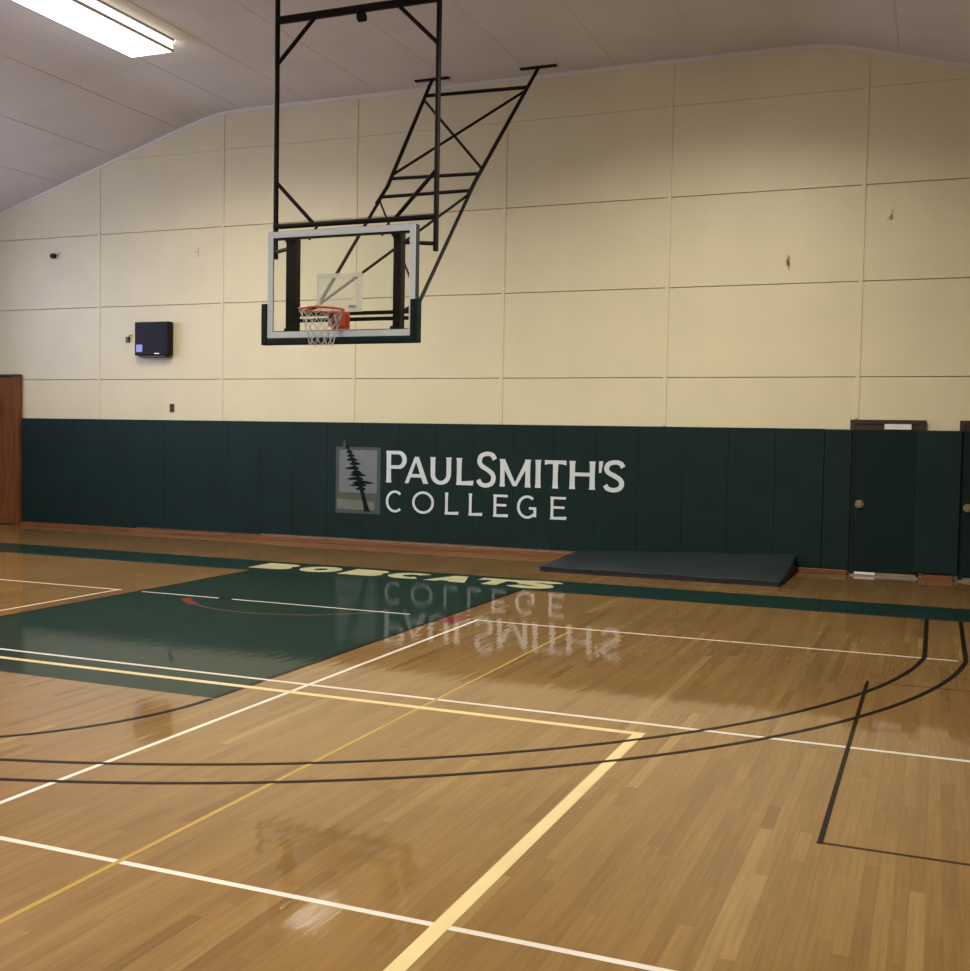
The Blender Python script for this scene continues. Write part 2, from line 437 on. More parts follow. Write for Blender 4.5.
rect('court_line', 'p_black', 5.611, 5.635, -10.175, -6.69, 0.0016, 'black line on the right')
rect('court_line', 'p_brown', 5.608, 9.0, -10.172, -10.152, 0.0015, 'thin dark cross line on the right')
rect('court_line', 'p_brown', 5.7, 9.0, -6.72, -6.705, 0.0008, 'faint thin dark cross line')
def polar(cx, cy, r, a0, a1, n): return [(cx+r*math.cos(a0+(a1-a0)*k/n), cy+r*math.sin(a0+(a1-a0)*k/n)) for k in range(n+1)]
for R, lab, xe in ((6.0207, 'inner black three-point arc', 5.99), (6.3256, 'outer black three-point arc', 6.292)):
    a = math.acos(xe/R)
    w = 0.019
    pi_ = [(-xe+w, BN)] + polar(0, HOOP_Y, R-w, math.pi+a, 2*math.pi-a, 96) + [(xe-w, BN)]
    po_ = [(-xe-w, BN)] + polar(0, HOOP_Y, R+w, math.pi+a, 2*math.pi-a, 96) + [(xe+w, BN)]
    arc('three_point_line', 'p_black', pi_, po_, 0.0014, lab)
arc('free_throw_circle', 'p_black', polar(0.033, KB-0.02, 1.748, math.pi, 2*math.pi, 40), polar(0.033, KB-0.02, 1.790, math.pi, 2*math.pi, 40), 0.0012, 'black free throw half circle')
arc('restricted_arc', 'p_dullred', polar(0, HOOP_Y, 1.27, math.pi*1.22, 1.86*math.pi, 32), polar(0, HOOP_Y, 1.31, math.pi*1.22, 1.86*math.pi, 32), 0.0008, 'faint dull red arc inside the key')
rect('lane_mark', 'p_red', 1.83, 2.03, -5.86, -5.43, 0.0007, 'red lane mark beside the key')
arc('lane_mark', 'p_red', polar(0, HOOP_Y, 1.24, math.pi*1.22, 1.325*math.pi, 8), polar(0, HOOP_Y, 1.34, math.pi*1.22, 1.325*math.pi, 8), 0.0010, 'short red arc mark inside the key')
rect('lane_mark', 'p_black', -0.72, -0.56, -5.66, -5.5, 0.0011, 'small black mark on the white line in the key')

# ------------------------------------------------------------------ letter shapes (pen strokes, thick uprights, thinner crossbars)
def crom(pts, n=5):
    out = []
    P = [pts[0]] + list(pts) + [pts[-1]]
    for i in range(1, len(P)-2):
        p0, p1, p2, p3 = P[i-1], P[i], P[i+1], P[i+2]
        for k in range(n):
            t = k/n
            out.append(tuple(0.5*((2*p1[d])+(-p0[d]+p2[d])*t+(2*p0[d]-5*p1[d]+4*p2[d]-p3[d])*t*t+(-p0[d]+3*p1[d]-3*p2[d]+p3[d])*t**3) for d in (0, 1)))
    out.append(tuple(pts[-1]))
    return out
def stroke(pts, tv, th):
    """ribbon along pts: width tv where it runs upright, th where it runs level"""
    L, Rr = [], []
    n = len(pts)
    for i in range(n):
        a = pts[max(0, i-1)]; c = pts[min(n-1, i+1)]
        dx, dy = c[0]-a[0], c[1]-a[1]; l = math.hypot(dx, dy) or 1
        dx /= l; dy /= l
        w = (th+(tv-th)*abs(dy))/2
        L.append((pts[i][0]-dy*w, pts[i][1]+dx*w)); Rr.append((pts[i][0]+dy*w, pts[i][1]-dx*w))
    return [[L[i], L[i+1], Rr[i+1], Rr[i]] for i in range(n-1)]
def stem(x, y0, y1, w, fl=0.14):
    h = y1-y0; f = w*fl
    prof = [(0, f), (0.12, f*0.25), (0.5, 0), (0.88, f*0.25), (1, f)]
    return [[(x-w/2-prof[k][1], y0+h*prof[k][0]), (x+w/2+prof[k][1], y0+h*prof[k][0]), (x+w/2+prof[k+1][1], y0+h*prof[k+1][0]), (x-w/2-prof[k+1][1], y0+h*prof[k+1][0])] for k in range(4)]
def bar(x0, x1, y, t): return [[(x0, y-t/2), (x1, y-t/2), (x1, y+t/2), (x0, y+t/2)]]
def ell(cx, cy, rx, ry, a0, a1, n=20):
    return [(cx+rx*math.cos(math.radians(a0+(a1-a0)*k/n)), cy+ry*math.sin(math.radians(a0+(a1-a0)*k/n))) for k in range(n+1)]
def glyph(ch, w, h, tv, th, fl=0.14):
    q = []
    if ch == 'P':
        q += stem(tv/2, 0, h, tv, fl)
        ry = (h*0.56-th)/2; cy = h-th/2-ry; x0 = w-tv/2-ry*0.95
        q += bar(tv*0.5, x0, h-th/2, th) + bar(tv*0.5, x0, cy-ry, th) + stroke(ell(x0, cy, ry*0.95, ry, 90, -90), tv, th)
    elif ch == 'A':
        q += [[(0, 0), (tv*0.85, 0), (w/2+tv*0.30, h), (w/2-tv*0.42, h)], [(w-tv*1.15, 0), (w, 0), (w/2+tv*0.48, h), (w/2-tv*0.52, h)]]
        q += bar(w*0.22, w*0.78, h*0.29, th)
    elif ch == 'U':
        r = (w-tv)/2; ry = min(r, h*0.42)
        q += stem(tv/2, ry+th/2, h, tv, fl)[1:] + stem(w-tv/2, ry+th/2, h, tv, fl)[1:]
        q += [[(0, ry+th/2), (tv, ry+th/2), (tv, h*0.6), (0, h*0.6)], [(w-tv, ry+th/2), (w, ry+th/2), (w, h*0.6), (w-tv, h*0.6)]]
        q += stroke(ell(w/2, ry+th/2, r, ry, 180, 360), tv, th)
    elif ch == 'L':
        q += stem(tv/2+0.01*w, 0, h, tv, fl) + [[(tv/2, 0), (w*0.97, 0), (w, th*1.35), (tv/2, th)]]
    elif ch == 'S':
        k = [(0.93, 0.80), (0.80, 0.925), (0.52, 0.965), (0.22, 0.90), (0.12, 0.745), (0.23, 0.61), (0.52, 0.505), (0.79, 0.385), (0.87, 0.235), (0.76, 0.095), (0.48, 0.035), (0.20, 0.075), (0.06, 0.195)]
        q += stroke(crom([(a*w, b2*h) for a, b2 in k]), tv*0.98, th*1.15)
    elif ch == 'M':
        q += stem(tv/2+w*0.03, 0, h, tv*0.92, fl) + stem(w-tv/2-w*0.03, 0, h, tv, fl)
        q += [[(0, h), (tv*1.2, h), (w/2+tv*0.35, h*0.03), (w/2-tv*0.45, h*0.03)], [(w, h), (w-tv*1.1, h), (w/2-tv*0.35, h*0.03), (w/2+tv*0.35, h*0.03)]]
    elif ch == 'I':
        q += stem(w/2, 0, h, tv, fl)
    elif ch == 'T':
        q += stem(w/2, 0, h-th*0.5, tv, fl) + [[(0, h-th*1.3), (w*0.2, h-th), (w*0.2, h), (0, h)], [(w*0.2, h-th), (w*0.8, h-th), (w*0.8, h), (w*0.2, h)], [(w*0.8, h-th), (w, h-th*1.3), (w, h), (w*0.8, h)]]
    elif ch == 'H':
        q += stem(tv/2, 0, h, tv, fl) + stem(w-tv/2, 0, h, tv, fl) + bar(tv*0.8, w-tv*0.8, h*0.53, th)
    elif ch == "'":
        q += [[(w*0.12, 0), (w*0.6, 0), (w, h), (w*0.1, h)]]
    elif ch == 'C':
        q += stroke(ell(w*0.54, h/2, w*0.54-tv/2, h/2-th/2, 48, 312, 32), tv, th)
    elif ch == 'O':
        q += stroke(ell(w/2, h/2, w/2-tv/2, h/2-th/2, 0, 360, 40), tv, th)
    elif ch == 'E':
        q += stem(tv/2, 0, h, tv, fl) + bar(tv/2, w*0.95, h-th/2, th) + bar(tv/2, w*0.86, h*0.53, th) + [[(tv/2, 0), (w*0.97, 0), (w, th*1.3), (tv/2, th)]]
    elif ch == 'G':
        q += stroke(ell(w*0.53, h/2, w*0.53-tv/2, h/2-th/2, 50, 318, 32), tv, th) + stem(w-tv/2, h*0.08, h*0.45, tv, 0) + bar(w*0.62, w, h*0.45, th)
    elif ch == 'B':
        q += stem(tv/2, 0, h, tv, 0)
        for (ya, yb, ww) in ((h*0.5-th*0.25, h, 0.95), (0, h*0.5+th*0.25, 1.0)):
            ry = (yb-ya-th)/2; cy = (ya+yb)/2; rx = min(ry, w*0.4); x0 = w*ww-tv/2-rx
            q += bar(tv/2, x0, yb-th/2, th) + bar(tv/2, x0, ya+th/2, th) + stroke(ell(x0, cy, rx, ry, 90, -90, 12), tv, th)
    return q
def letter_mesh(name, m, ch, x0, x1, z0, z1, tv, th, fn, t0, t1, parent, fl=0.14):
    mb = MB()
    sg = 1 if t1 > t0 else -1
    for i, poly in enumerate(glyph(ch, x1-x0, z1-z0, tv, th, fl)):   # strokes overlap: each lies a hair above the last
        mb.prism([(x0+u, z0+v) for u, v in poly], fn, t0, t1+sg*i*2e-5)
    o = recalc(mb.build(name, m, parent))
    o['label'] = "letter %s" % ch if ch != "'" else 'apostrophe'
    return o

# BOBCATS on the baseline band: pale block letters
nm7 = 'BOBCATS'
xs0 = [-1.96, -1.32, -0.68, -0.09, 0.48, 1.04, 1.55]
for ch, xa in zip(nm7, xs0):
    w7 = 0.53 if ch != 'S' else 0.47
    letter_mesh('floor_letter', 'p_letter', ch, xa, xa+w7, -3.25, -2.72, 0.185, 0.155, lambda u, v, t: (u, v, t), 0.0002, 0.0011, floor, 0.0)

# ------------------------------------------------------------------ wall pads
PADY = -0.055
n_pad = 22
xl, xr = -8.83, 4.675
pw = (xr-xl)/n_pad
for k in range(n_pad):
    x0 = xl+pw*k; x1 = x0+pw; c = (x0+x1)/2
    zb = 0.06 if c < -6.5 else (0.085 if c < -4 else (0.10 if c < 1.7 else 0.065))
    zt = 1.872
    r = empty('wall_pad', (c, 0, zb))
    o = part(MB().box(x0+0.0004, x1-0.0004, PADY, -0.025, zb, zt, 0.005).build('cushion', 'pad'), r)
    part(MB().box(x0+0.006, x1-0.006, -0.025, -0.024 if zb < 0.125 else -0.0, zb, zt).build('backing_board', 'mat_dark'), r) if False else None
    part(MB().box(x0+0.006, x1-0.006, -0.025, -0.001, 0.13, zt-0.004).build('backing_board', 'mat_dark'), r)
    idx = n_pad-1-k
    tag(r, 'dark green wall pad, %s full-width pad left of the doors' % ORD[idx], 'wall pad', 'green wall pads on the end wall')
r = empty('wall_pad', (4.85, 0, 0.06))
part(MB().box(4.678, 5.02, PADY, -0.025, 0.06, 1.868, 0.014).build('cushion', 'pad'), r)
part(MB().box(4.684, 5.014, -0.025, -0.001, 0.13, 1.862).build('backing_board', 'mat_dark'), r)
tag(r, 'narrow dark green wall pad directly left of the first door', 'wall pad', 'green wall pads on the end wall')
r = empty('wall_pad', (6.05, 0, 0.06))
part(MB().box(5.80, 6.315, PADY-0.03, -0.06, 0.075, 1.868, 0.014).build('cushion', 'pad'), r)
part(MB().box(5.905, 6.26, -0.06, -0.001, 0.13, 1.862).build('backing_board', 'mat_dark'), r)
tag(r, 'dark green wall pad between the two green doors', 'wall pad', 'green wall pads on the end wall')

# ------------------------------------------------------------------ lettering and emblem on the pads
def wfn(u, v, t): return (u, t, v)
LY0, LY1 = PADY-0.0002, PADY-0.0022
sign = tag(empty('wall_lettering', (-1.66, PADY, 0.53)), 'white two-line college name lettering across the green pads', 'lettering')
rows = [('P', -1.66, -1.325, 0.975, 1.455), ('A', -1.354, -0.966, 0.975, 1.372), ('U', -0.928, -0.598, 0.972, 1.375), ('L', -0.505, -0.236, 0.975, 1.372), ('S', -0.180, 0.116, 0.965, 1.462),
        ('M', 0.165, 0.657, 0.975, 1.374), ('I', 0.722, 0.802, 0.975, 1.374), ('T', 0.862, 1.183, 0.975, 1.374), ('H', 1.238, 1.603, 0.975, 1.372), ("'", 1.655, 1.722, 1.215, 1.377), ('S', 1.737, 2.030, 0.965, 1.382)]
for ch, a, b2, z0, z1 in rows:
    part(letter_mesh('letter', 'letter', ch, a, b2, z0, z1, 0.072, 0.052, wfn, LY0, LY1, None), sign)
for ch, a, b2, z0, z1 in [('C', -1.667, -1.384, 0.527, 0.858), ('O', -1.225, -0.866, 0.527, 0.860), ('L', -0.684, -0.465, 0.533, 0.857), ('L', -0.302, -0.087, 0.533, 0.857), ('E', 0.088, 0.315, 0.533, 0.857), ('G', 0.451, 0.745, 0.527, 0.860), ('E', 0.962, 1.200, 0.533, 0.857)]:
    part(letter_mesh('letter', 'letter', ch, a, b2, z0, z1, 0.040, 0.035, wfn, LY0, LY1, None, 0.2), sign)

emb = tag(empty('tree_emblem', (-2.15, PADY, 0.49)), 'grey picture emblem with a leaning dark pine on the green pads', 'emblem')
def flat(name, m, x0, x1, z0, z1, ya, yb): return part(MB().box(x0, x1, yb, ya, z0, z1).build(name, m), emb)
flat('border', 'logo_edge', -2.535, -1.765, 0.485, 1.500, LY0, PADY-0.0010)
flat('sky', 'logo_sky', -2.475, -1.825, 0.80, 1.455, PADY-0.0010, PADY-0.0018)
flat('lake', 'logo_water', -2.510, -1.860, 0.545, 0.705, PADY-0.0010, PADY-0.0018)
hill = [(-2.50, 0.70), (-1.84, 0.67), (-1.83, 0.76), (-1.95, 0.80), (-2.10, 0.765), (-2.25, 0.80), (-2.40, 0.79), (-2.50, 0.82)]
part(recalc(MB().prism(hill, wfn, PADY-0.0010, PADY-0.0020).build('hill', 'logo_hill')), emb)
# tree: leaning trunk with ragged tiers
tr = MB()
def trunk_at(z): # x of the trunk at height z
    t = (z-0.52)/(1.60-0.52); return -1.985 - 0.40*t + 0.03*math.sin(t*3.1)
for k in range(12):
    za = 0.52+1.06*k/12; zb = 0.52+1.06*(k+1)/12
    wa = 0.036*(1-k/12)+0.007; wb = 0.036*(1-(k+1)/12)+0.007
    if k == 0: wa = 0.055
    tr.prism([(trunk_at(za)-wa, za), (trunk_at(za)+wa, za), (trunk_at(zb)+wb, zb), (trunk_at(zb)-wb, zb)], wfn, PADY-0.0020, PADY-0.0030)
part(recalc(tr.build('trunk', 'logo_tree')), emb)
tiers = [(1.50, 0.035, 0.04), (1.43, 0.05, 0.07), (1.37, 0.065, 0.08), (1.31, 0.10, 0.11), (1.25, 0.07, 0.14), (1.18, 0.19, 0.08), (1.12, 0.10, 0.10), (1.08, 0.14, 0.17), (1.02, 0.22, 0.10), (0.965, 0.13, 0.27), (0.925, 0.20, 0.12), (0.87, 0.11, 0.09)]
for k, (z, l, r_) in enumerate(tiers):
    cx_ = trunk_at(z)
    poly = [(cx_-l, z-0.012), (cx_-l*0.6, z-0.026), (cx_, z-0.030), (cx_+r_*0.6, z-0.024), (cx_+r_, z-0.010), (cx_+r_*0.55, z+0.014), (cx_, z+0.034), (cx_-l*0.55, z+0.012)]
    part(recalc(MB().prism(poly, wfn, PADY-0.0020, PADY-0.0031).build('branch', 'logo_tree')), emb)
# pale tip of the tree above the frame
part(recalc(MB().prism([(-2.42, 1.505), (-2.37, 1.505), (-2.375, 1.60), (-2.395, 1.60)], wfn, PADY-0.0018, PADY-0.0022).build('tip', 'logo_edge')), emb)

# ------------------------------------------------------------------ doors
def green_door(n, x0, x1, leaf0, leaf1, knob_x, label):
    d = tag(empty('door_%d' % n, ((x0+x1)/2, 0, 0)), label, 'door', kind='structure')
    fr = MB()
    fr.box(x0, x0+0.06, -0.045, -0.001, 1.868, 1.995); fr.box(x1-0.06, x1, -0.045, -0.001, 1.868, 1.995); fr.box(x0+0.06, x1-0.06, -0.045, -0.001, 1.945, 1.995)
    part(fr.build('door_frame', 'brown'), d)
    for xa in (x0+0.035, x1-0.06):
        part(MB().box(xa, xa+0.045 if xa < (x0+x1)/2 else xa+0.025, -0.05, -0.001, 0.0, 1.868).build('jamb_pad', 'pad_door'), d)
    part(MB().box(leaf0, leaf1, -0.03, -0.002, 0.045, 1.943).build('door_leaf', 'brown'), d)
    lf = part(MB().box(leaf0+0.012, leaf1-0.012, -0.052, -0.03, 0.05, 1.868, 0.010).build('door_pad', 'pad_door'), d)
    part(MB().box(leaf0-0.03, leaf1+0.03, -0.09, -0.002, 0.0, 0.016).build('threshold', 'steel'), d)
    kb = MB()
    kb.tube((knob_x, -0.052, 0.915), (knob_x, -0.062, 0.915), 0.052, 16)
    kb.tube((knob_x, -0.062, 0.915), (knob_x, -0.092, 0.915), 0.014, 12)
    kb.tube((knob_x, -0.092, 0.915), (knob_x, -0.106, 0.915), 0.022, 16, 0.034)
    kb.tube((knob_x, -0.106, 0.915), (knob_x, -0.122, 0.915), 0.034, 16, 0.026)
    part(kb.build('knob', 'brass'), d)
    return d
d1 = green_door(1, 4.985, 5.89, 5.065, 5.83, 5.125, 'dark green padded door under a brown frame, left of the two')
part(MB().box(5.40, 5.72, -0.053, -0.045+0.0002, 1.875, 1.942, 0.002).build('sign_plate', 'white'), d1)  # white plate painted in for light through the gap over the door
part(MB().box(5.09, 5.34, -0.066, -0.053, 0.018, 0.046).build('door_sweep', 'white'), d1)  # white strip below the left part of the door leaf
green_door(2, 6.28, 7.19, 6.345, 7.13, 6.40, 'dark green padded door cut off by the right edge')
# wooden door at the far left corner
d3 = tag(empty('door_3', (-9.5, 0, 0)), 'tall reddish-brown varnished wooden door in the left corner', 'door', kind='structure')
fr = MB(); fr.box(-8.97, -8.865, -0.10, -0.001, 0.0, 2.60); fr.box(-10.19, -10.09, -0.10, -0.001, 0.0, 2.60)
part(fr.build('door_frame', 'wood_door'), d3)
part(MB().box(-10.19, -8.865, -0.105, -0.001, 2.60, 2.635).build('head_frame', 'brown'), d3)
for xa, xb in ((-10.088, -9.532), (-9.528, -8.972)):
    lf = part(MB().box(xa, xb, -0.07, -0.02, 0.01, 2.598, 0.006).build('door_leaf', 'wood_door'), d3)
kn = MB(); kn.tube((-9.58, -0.07, 1.0), (-9.58, -0.12, 1.0), 0.012, 10); kn.tube((-9.58, -0.12, 1.0), (-9.58, -0.15, 1.0), 0.03, 14)
part(kn.build('knob', 'brass'), d3)

# ------------------------------------------------------------------ small fittings on the end wall
tv = tag(empty('wall_monitor', (-6.0, 0, 2.92)), 'black box-shaped wall monitor with a blue glow in one corner', 'monitor')
TX0, TX1, TZ0, TZ1 = -6.30, -5.63, 2.93, 3.475
part(MB().box(TX0, TX1, -0.16, -0.03, TZ0, TZ1, 0.012).build('casing', 'black'), tv)
part(MB().box(TX0+0.035, TX1-0.035, -0.163, -0.1598, TZ0+0.05, TZ1-0.035).build('screen', 'screen'), tv)
part(MB().box(TX0+0.037, TX0+0.16, -0.1645, -0.163, TZ0+0.055, TZ0+0.175).build('lit_corner', 'glow'), tv)  # emissive patch painting a reflected window onto the screen
part(MB().box(TX0+0.40, TX0+0.50, -0.1625, -0.1598, TZ0+0.018, TZ0+0.034).build('badge', 'steel'), tv)
part(MB().box(-6.1, -5.8, -0.03, -0.001, 3.05, 3.35).build('mount', 'black_steel'), tv)
part(MB().box(TX0+0.04, TX1-0.08, -0.12, -0.001, TZ0-0.03, TZ0-0.002).build('shelf', 'socket'), tv)  # brown strip standing for the shadow under the casing

def fitting(name, x, z, label, cat, builder):
    r = tag(empty(name, (x, 0, z)), label, cat); builder(r, x, z); return r
def cable_box(r, x, z):
    part(MB().box(x-0.05, x+0.01, -0.05, -0.0005, z-0.06, z+0.03, 0.006).build('box', 'socket'), r)
    part(MB().path([(x+0.0, -0.03, z+0.03), (x+0.03, -0.035, z+0.06), (x+0.07, -0.03, z+0.05)], 0.008).build('cable', 'socket'), r)
fitting('cable_box', -6.53, 3.22, 'tiny brown cable box left of the black monitor', 'cable box', cable_box)
def outlet(r, x, z):
    part(MB().box(x-0.045, x+0.045, -0.012, -0.0005, z-0.07, z+0.07, 0.004).build('plate', 'socket'), r)
    for dz in (-0.03, 0.03):
        part(MB().box(x-0.02, x+0.02, -0.016, -0.012, z+dz-0.018, z+dz+0.018).build('socket', 'black'), r)
fitting('wall_outlet', -5.66, 2.07, 'small dark brown outlet plate just above the green pads', 'outlet', outlet)
def camera_box(r, x, z):
    part(MB().box(x-0.05, x+0.05, -0.02, -0.0005, z-0.05, z+0.05, 0.005).build('base', 'white'), r)
    part(MB().tube((x, -0.02, z), (x, -0.09, z-0.01), 0.045, 14).build('body', 'black'), r)
    part(MB().tube((x, -0.02, z+0.03), (x+0.11, -0.02, z+0.05), 0.008, 6).build('cable', 'white'), r)
fitting('wall_sensor', -8.12, 4.66, 'small black round sensor high on the left of the wall', 'sensor', camera_box)
def plate(r, x, z):
    part(MB().box(x-0.045, x+0.045, -0.012, -0.0005, z-0.07, z+0.07, 0.004).build('plate', 'wall'), r)
    part(MB().tube((x, -0.012, z), (x, -0.016, z), 0.012, 10).build('screw', 'wall_gap'), r)
fitting('wall_plate', -5.20, 4.60, 'cream blank cover plate above the black monitor', 'cover plate', plate)
def hook(r, x, z):
    part(MB().box(x-0.02, x+0.02, -0.012, -0.0005, z-0.07, z+0.06, 0.003).build('plate', 'brass'), r)
    part(MB().path([(x, -0.012, z+0.02), (x, -0.07, z+0.0), (x, -0.09, z-0.03), (x, -0.08, z-0.06), (x, -0.05, z-0.06)], 0.009).build('hook', 'brass'), r)
fitting('wall_hook', 4.14, 4.07, 'small dark metal hook on the wall right of centre', 'hook', hook)
def eye(r, x, z):
    part(MB().box(x-0.035, x+0.035, -0.012, -0.0005, z-0.07, z+0.07, 0.004).build('plate', 'wall'), r)
    part(MB().tube((x, -0.012, z-0.01), (x, -0.06, z-0.02), 0.022, 12).build('eye', 'white'), r)
fitting('wall_eye', 5.37, 4.59, 'small cream eye bolt plate on the right wall panel', 'eye bolt', eye)

# ------------------------------------------------------------------ folded gym mat against the wall
gm = tag(empty('gym_mat', (2.97, -0.9, 0)), 'navy blue gym mat slumped on the floor against the green pads', 'gym mat')
MX0, MX1, MY0, MY1 = 1.42, 4.37, -1.78, -0.118
nx, ny = 26, 14
def mat_top(u, v):   # u along X, v from front to back
    h = 0.085 + (0.055+0.12*u)*v**1.4
    h += 0.006*math.sin(u*9+v*2)*math.sin(v*3.1) + 0.004*math.sin(u*23+1)
    e = min(u/0.03, (1-u)/0.025, v/0.05, (1-v)/0.05, 1.0)
    return h-0.022*(1-e)**2
mb = MB(); vs = []
for j in range(ny+1):
    for i in range(nx+1):
        u, v = i/nx, j/ny
        xx = MX0+(MX1-MX0)*u - 0.0 + (0.10*(1-v) if False else 0); yy = MY0+(MY1-MY0)*v - 0.0*u
        xx += -0.02*v*(1-u)
        vs.append((xx, yy, mat_top(u, v)))
fs = [(j*(nx+1)+i, j*(nx+1)+i+1, (j+1)*(nx+1)+i+1, (j+1)*(nx+1)+i) for j in range(ny) for i in range(nx)]
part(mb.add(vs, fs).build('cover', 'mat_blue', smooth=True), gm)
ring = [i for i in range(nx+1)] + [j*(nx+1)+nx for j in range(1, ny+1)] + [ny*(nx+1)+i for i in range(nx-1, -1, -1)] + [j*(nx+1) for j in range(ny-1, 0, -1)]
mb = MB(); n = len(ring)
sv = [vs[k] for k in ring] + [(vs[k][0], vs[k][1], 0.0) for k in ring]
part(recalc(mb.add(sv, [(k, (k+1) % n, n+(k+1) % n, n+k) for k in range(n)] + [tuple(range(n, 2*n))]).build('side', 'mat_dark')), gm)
part(MB().path([Vector(vs[k])+Vector((0, -0.003, -0.004)) for k in range(nx+1)], 0.008).build('piping', 'mat_blue'), gm)
part(MB().path([Vector(vs[j*(nx+1)+nx])+Vector((0.003, 0, -0.004)) for j in range(ny+1)], 0.008).build('piping', 'mat_blue'), gm)
for xx in (2.2, 3.7):
    part(MB().box(xx-0.12, xx+0.12, MY0-0.016, MY0-0.002, 0.03, 0.052).build('handle', 'mat_dark'), gm)

# ------------------------------------------------------------------ basketball backstop hung from the ceiling
bs = tag(empty('basketball_backstop', (0.06, -4.5, 2.67)), 'ceiling-hung basketball backstop with glass board, orange rim and black steel frame', 'basketball hoop')
BY = -4.53; BX0, BX1, BZ0, BZ1 = -0.855, 0.942, 2.738, 3.893
def bp(mb, name, m, label=None, smooth=False, parent=None):
    o = mb.build(name, m, None, smooth)
    if parent is None: part(o, bs)
    else:
        o.parent = parent; o.location = Vector(o.location)-parent.location-bs.location
    if label: o['label'] = label
    return o
fw = 0.066
glass = bp(MB().box(BX0+0.03, BX1-0.03, BY+0.004, BY+0.016, BZ0+0.03, BZ1-0.03), 'backboard', 'glass', 'clear glass backboard')
fr = MB()
fr.box(BX0, BX1, BY-0.006, BY+0.003, BZ1-fw, BZ1); fr.box(BX0, BX1, BY-0.006, BY+0.003, BZ0, BZ0+fw)
fr.box(BX0, BX0+fw, BY-0.006, BY+0.003, BZ0+fw, BZ1-fw); fr.box(BX1-fw, BX1, BY-0.006, BY+0.003, BZ0+fw, BZ1-fw)
bp(fr, 'board_frame', 'alu', 'pale grey border frame')
fr = MB()
e0, e1 = BY+0.003, BY+0.085
fr.box(BX0-0.004, BX0+0.022, e0, e1, BZ0, BZ1); fr.box(BX1-0.022, BX1+0.004, e0, e1, BZ0, BZ1)
fr.box(BX0+0.022, BX1-0.022, e0, e1, BZ1-0.022, BZ1+0.004); fr.box(BX0+0.022, BX1-0.022, e0, e1, BZ0-0.004, BZ0+0.022)
fr.box(BX0+fw-0.002, BX1-fw+0.002, e0+0.013, e1, BZ1-fw-0.012, BZ1-fw+0.006)
fr.box(BX0+fw-0.002, BX1-fw+0.002, e0+0.013, e1, BZ0+fw-0.006, BZ0+fw+0.010)
bp(fr, 'edge_channel', 'alu_side', 'dark grey edge channel')
# target square
sq = MB(); sx0, sx1, sz0, sz1, sw = -0.235, 0.320, 3.00, 3.415, 0.045
sq.box(sx0, sx1, BY-0.001, BY+0.0035, sz1-sw, sz1); sq.box(sx0, sx1, BY-0.001, BY+0.0035, sz0, sz0+sw); sq.box(sx0, sx0+sw, BY-0.001, BY+0.0035, sz0+sw, sz1-sw); sq.box(sx1-sw, sx1, BY-0.001, BY+0.0035, sz0+sw, sz1-sw)
bp(sq, 'target_square', 'film_line', 'faint white target square')
bp(MB().box(sx0+sw, sx1-sw, BY+0.0, BY+0.0035, sz0+sw, sz1-sw), 'target_film', 'film', 'hazy glass inside the target square')
# edge padding
pz = 3.115; po = 0.075
for xa, xb in ((BX0-po, BX0-0.004), (BX1+0.004, BX1+0.045)):
    bp(MB().box(xa, xb, BY-0.02, BY+0.065, BZ0-po, pz, 0.012), 'edge_pad', 'board_pad', 'dark green side padding')
bp(MB().box(BX1-0.045, BX1+0.004, BY-0.022, BY-0.0065, BZ0-po, pz, 0.006), 'edge_pad', 'board_pad', 'dark green front flap of the right padding')
bp(MB().box(BX0-0.004, BX1+0.004, BY-0.02, BY+0.065, BZ0-po, BZ0-0.004, 0.012), 'edge_pad', 'board_pad', 'dark green bottom padding')
# rim, bracket, net
RZ = 2.985; RXc = 0.06; RY = -4.925; RR = 0.229
ringm = MB(); n = 40
for k in range(n):
    a0, a1 = 2*math.pi*k/n, 2*math.pi*(k+1)/n
    ringm.tube((RXc+RR*math.cos(a0), RY+RR*math.sin(a0), RZ), (RXc+RR*math.cos(a1), RY+RR*math.sin(a1), RZ), 0.0125, 8)
rim = bp(ringm, 'rim', 'rim', 'orange steel ring')
br = MB(); br.box(-0.04, 0.18, BY-0.018, BY-0.007, 2.815, 3.00); br.box(-0.015, 0.135, RY+RR-0.02, BY-0.018, RZ-0.012, RZ+0.006)
br.box(-0.015, -0.005, BY-0.13, BY-0.018, 2.84, RZ-0.012); br.box(0.125, 0.135, BY-0.13, BY-0.018, 2.84, RZ-0.012)
br.tube((-0.01, BY-0.12, 2.95), (-0.06, RY+RR*0.86, RZ), 0.008); br.tube((0.13, BY-0.12, 2.95), (0.18, RY+RR*0.86, RZ), 0.008)
bp(br, 'rim_bracket', 'rim', 'orange mounting bracket', parent=rim)
net = MB(); NL = 6; NS = 12
def net_pt(i, l):
    t = l/NL; r_ = RR*(1-0.46*t**0.75) ; a = 2*math.pi*(i+0.5*(l % 2))/NS
    return (RXc+r_*math.cos(a), RY+r_*math.sin(a), RZ-0.012-0.36*t+0.01*math.sin(i*2.3+l))
for l in range(NL):
    for i in range(NS):
        d = 0 if l % 2 == 0 else 1
        net.tube(net_pt(i, l), net_pt(i+d, l+1), 0.0036, 5)
        net.tube(net_pt(i, l), net_pt(i-1+d, l+1), 0.0036, 5)
bp(net, 'net', 'net', 'white cord net', parent=rim)
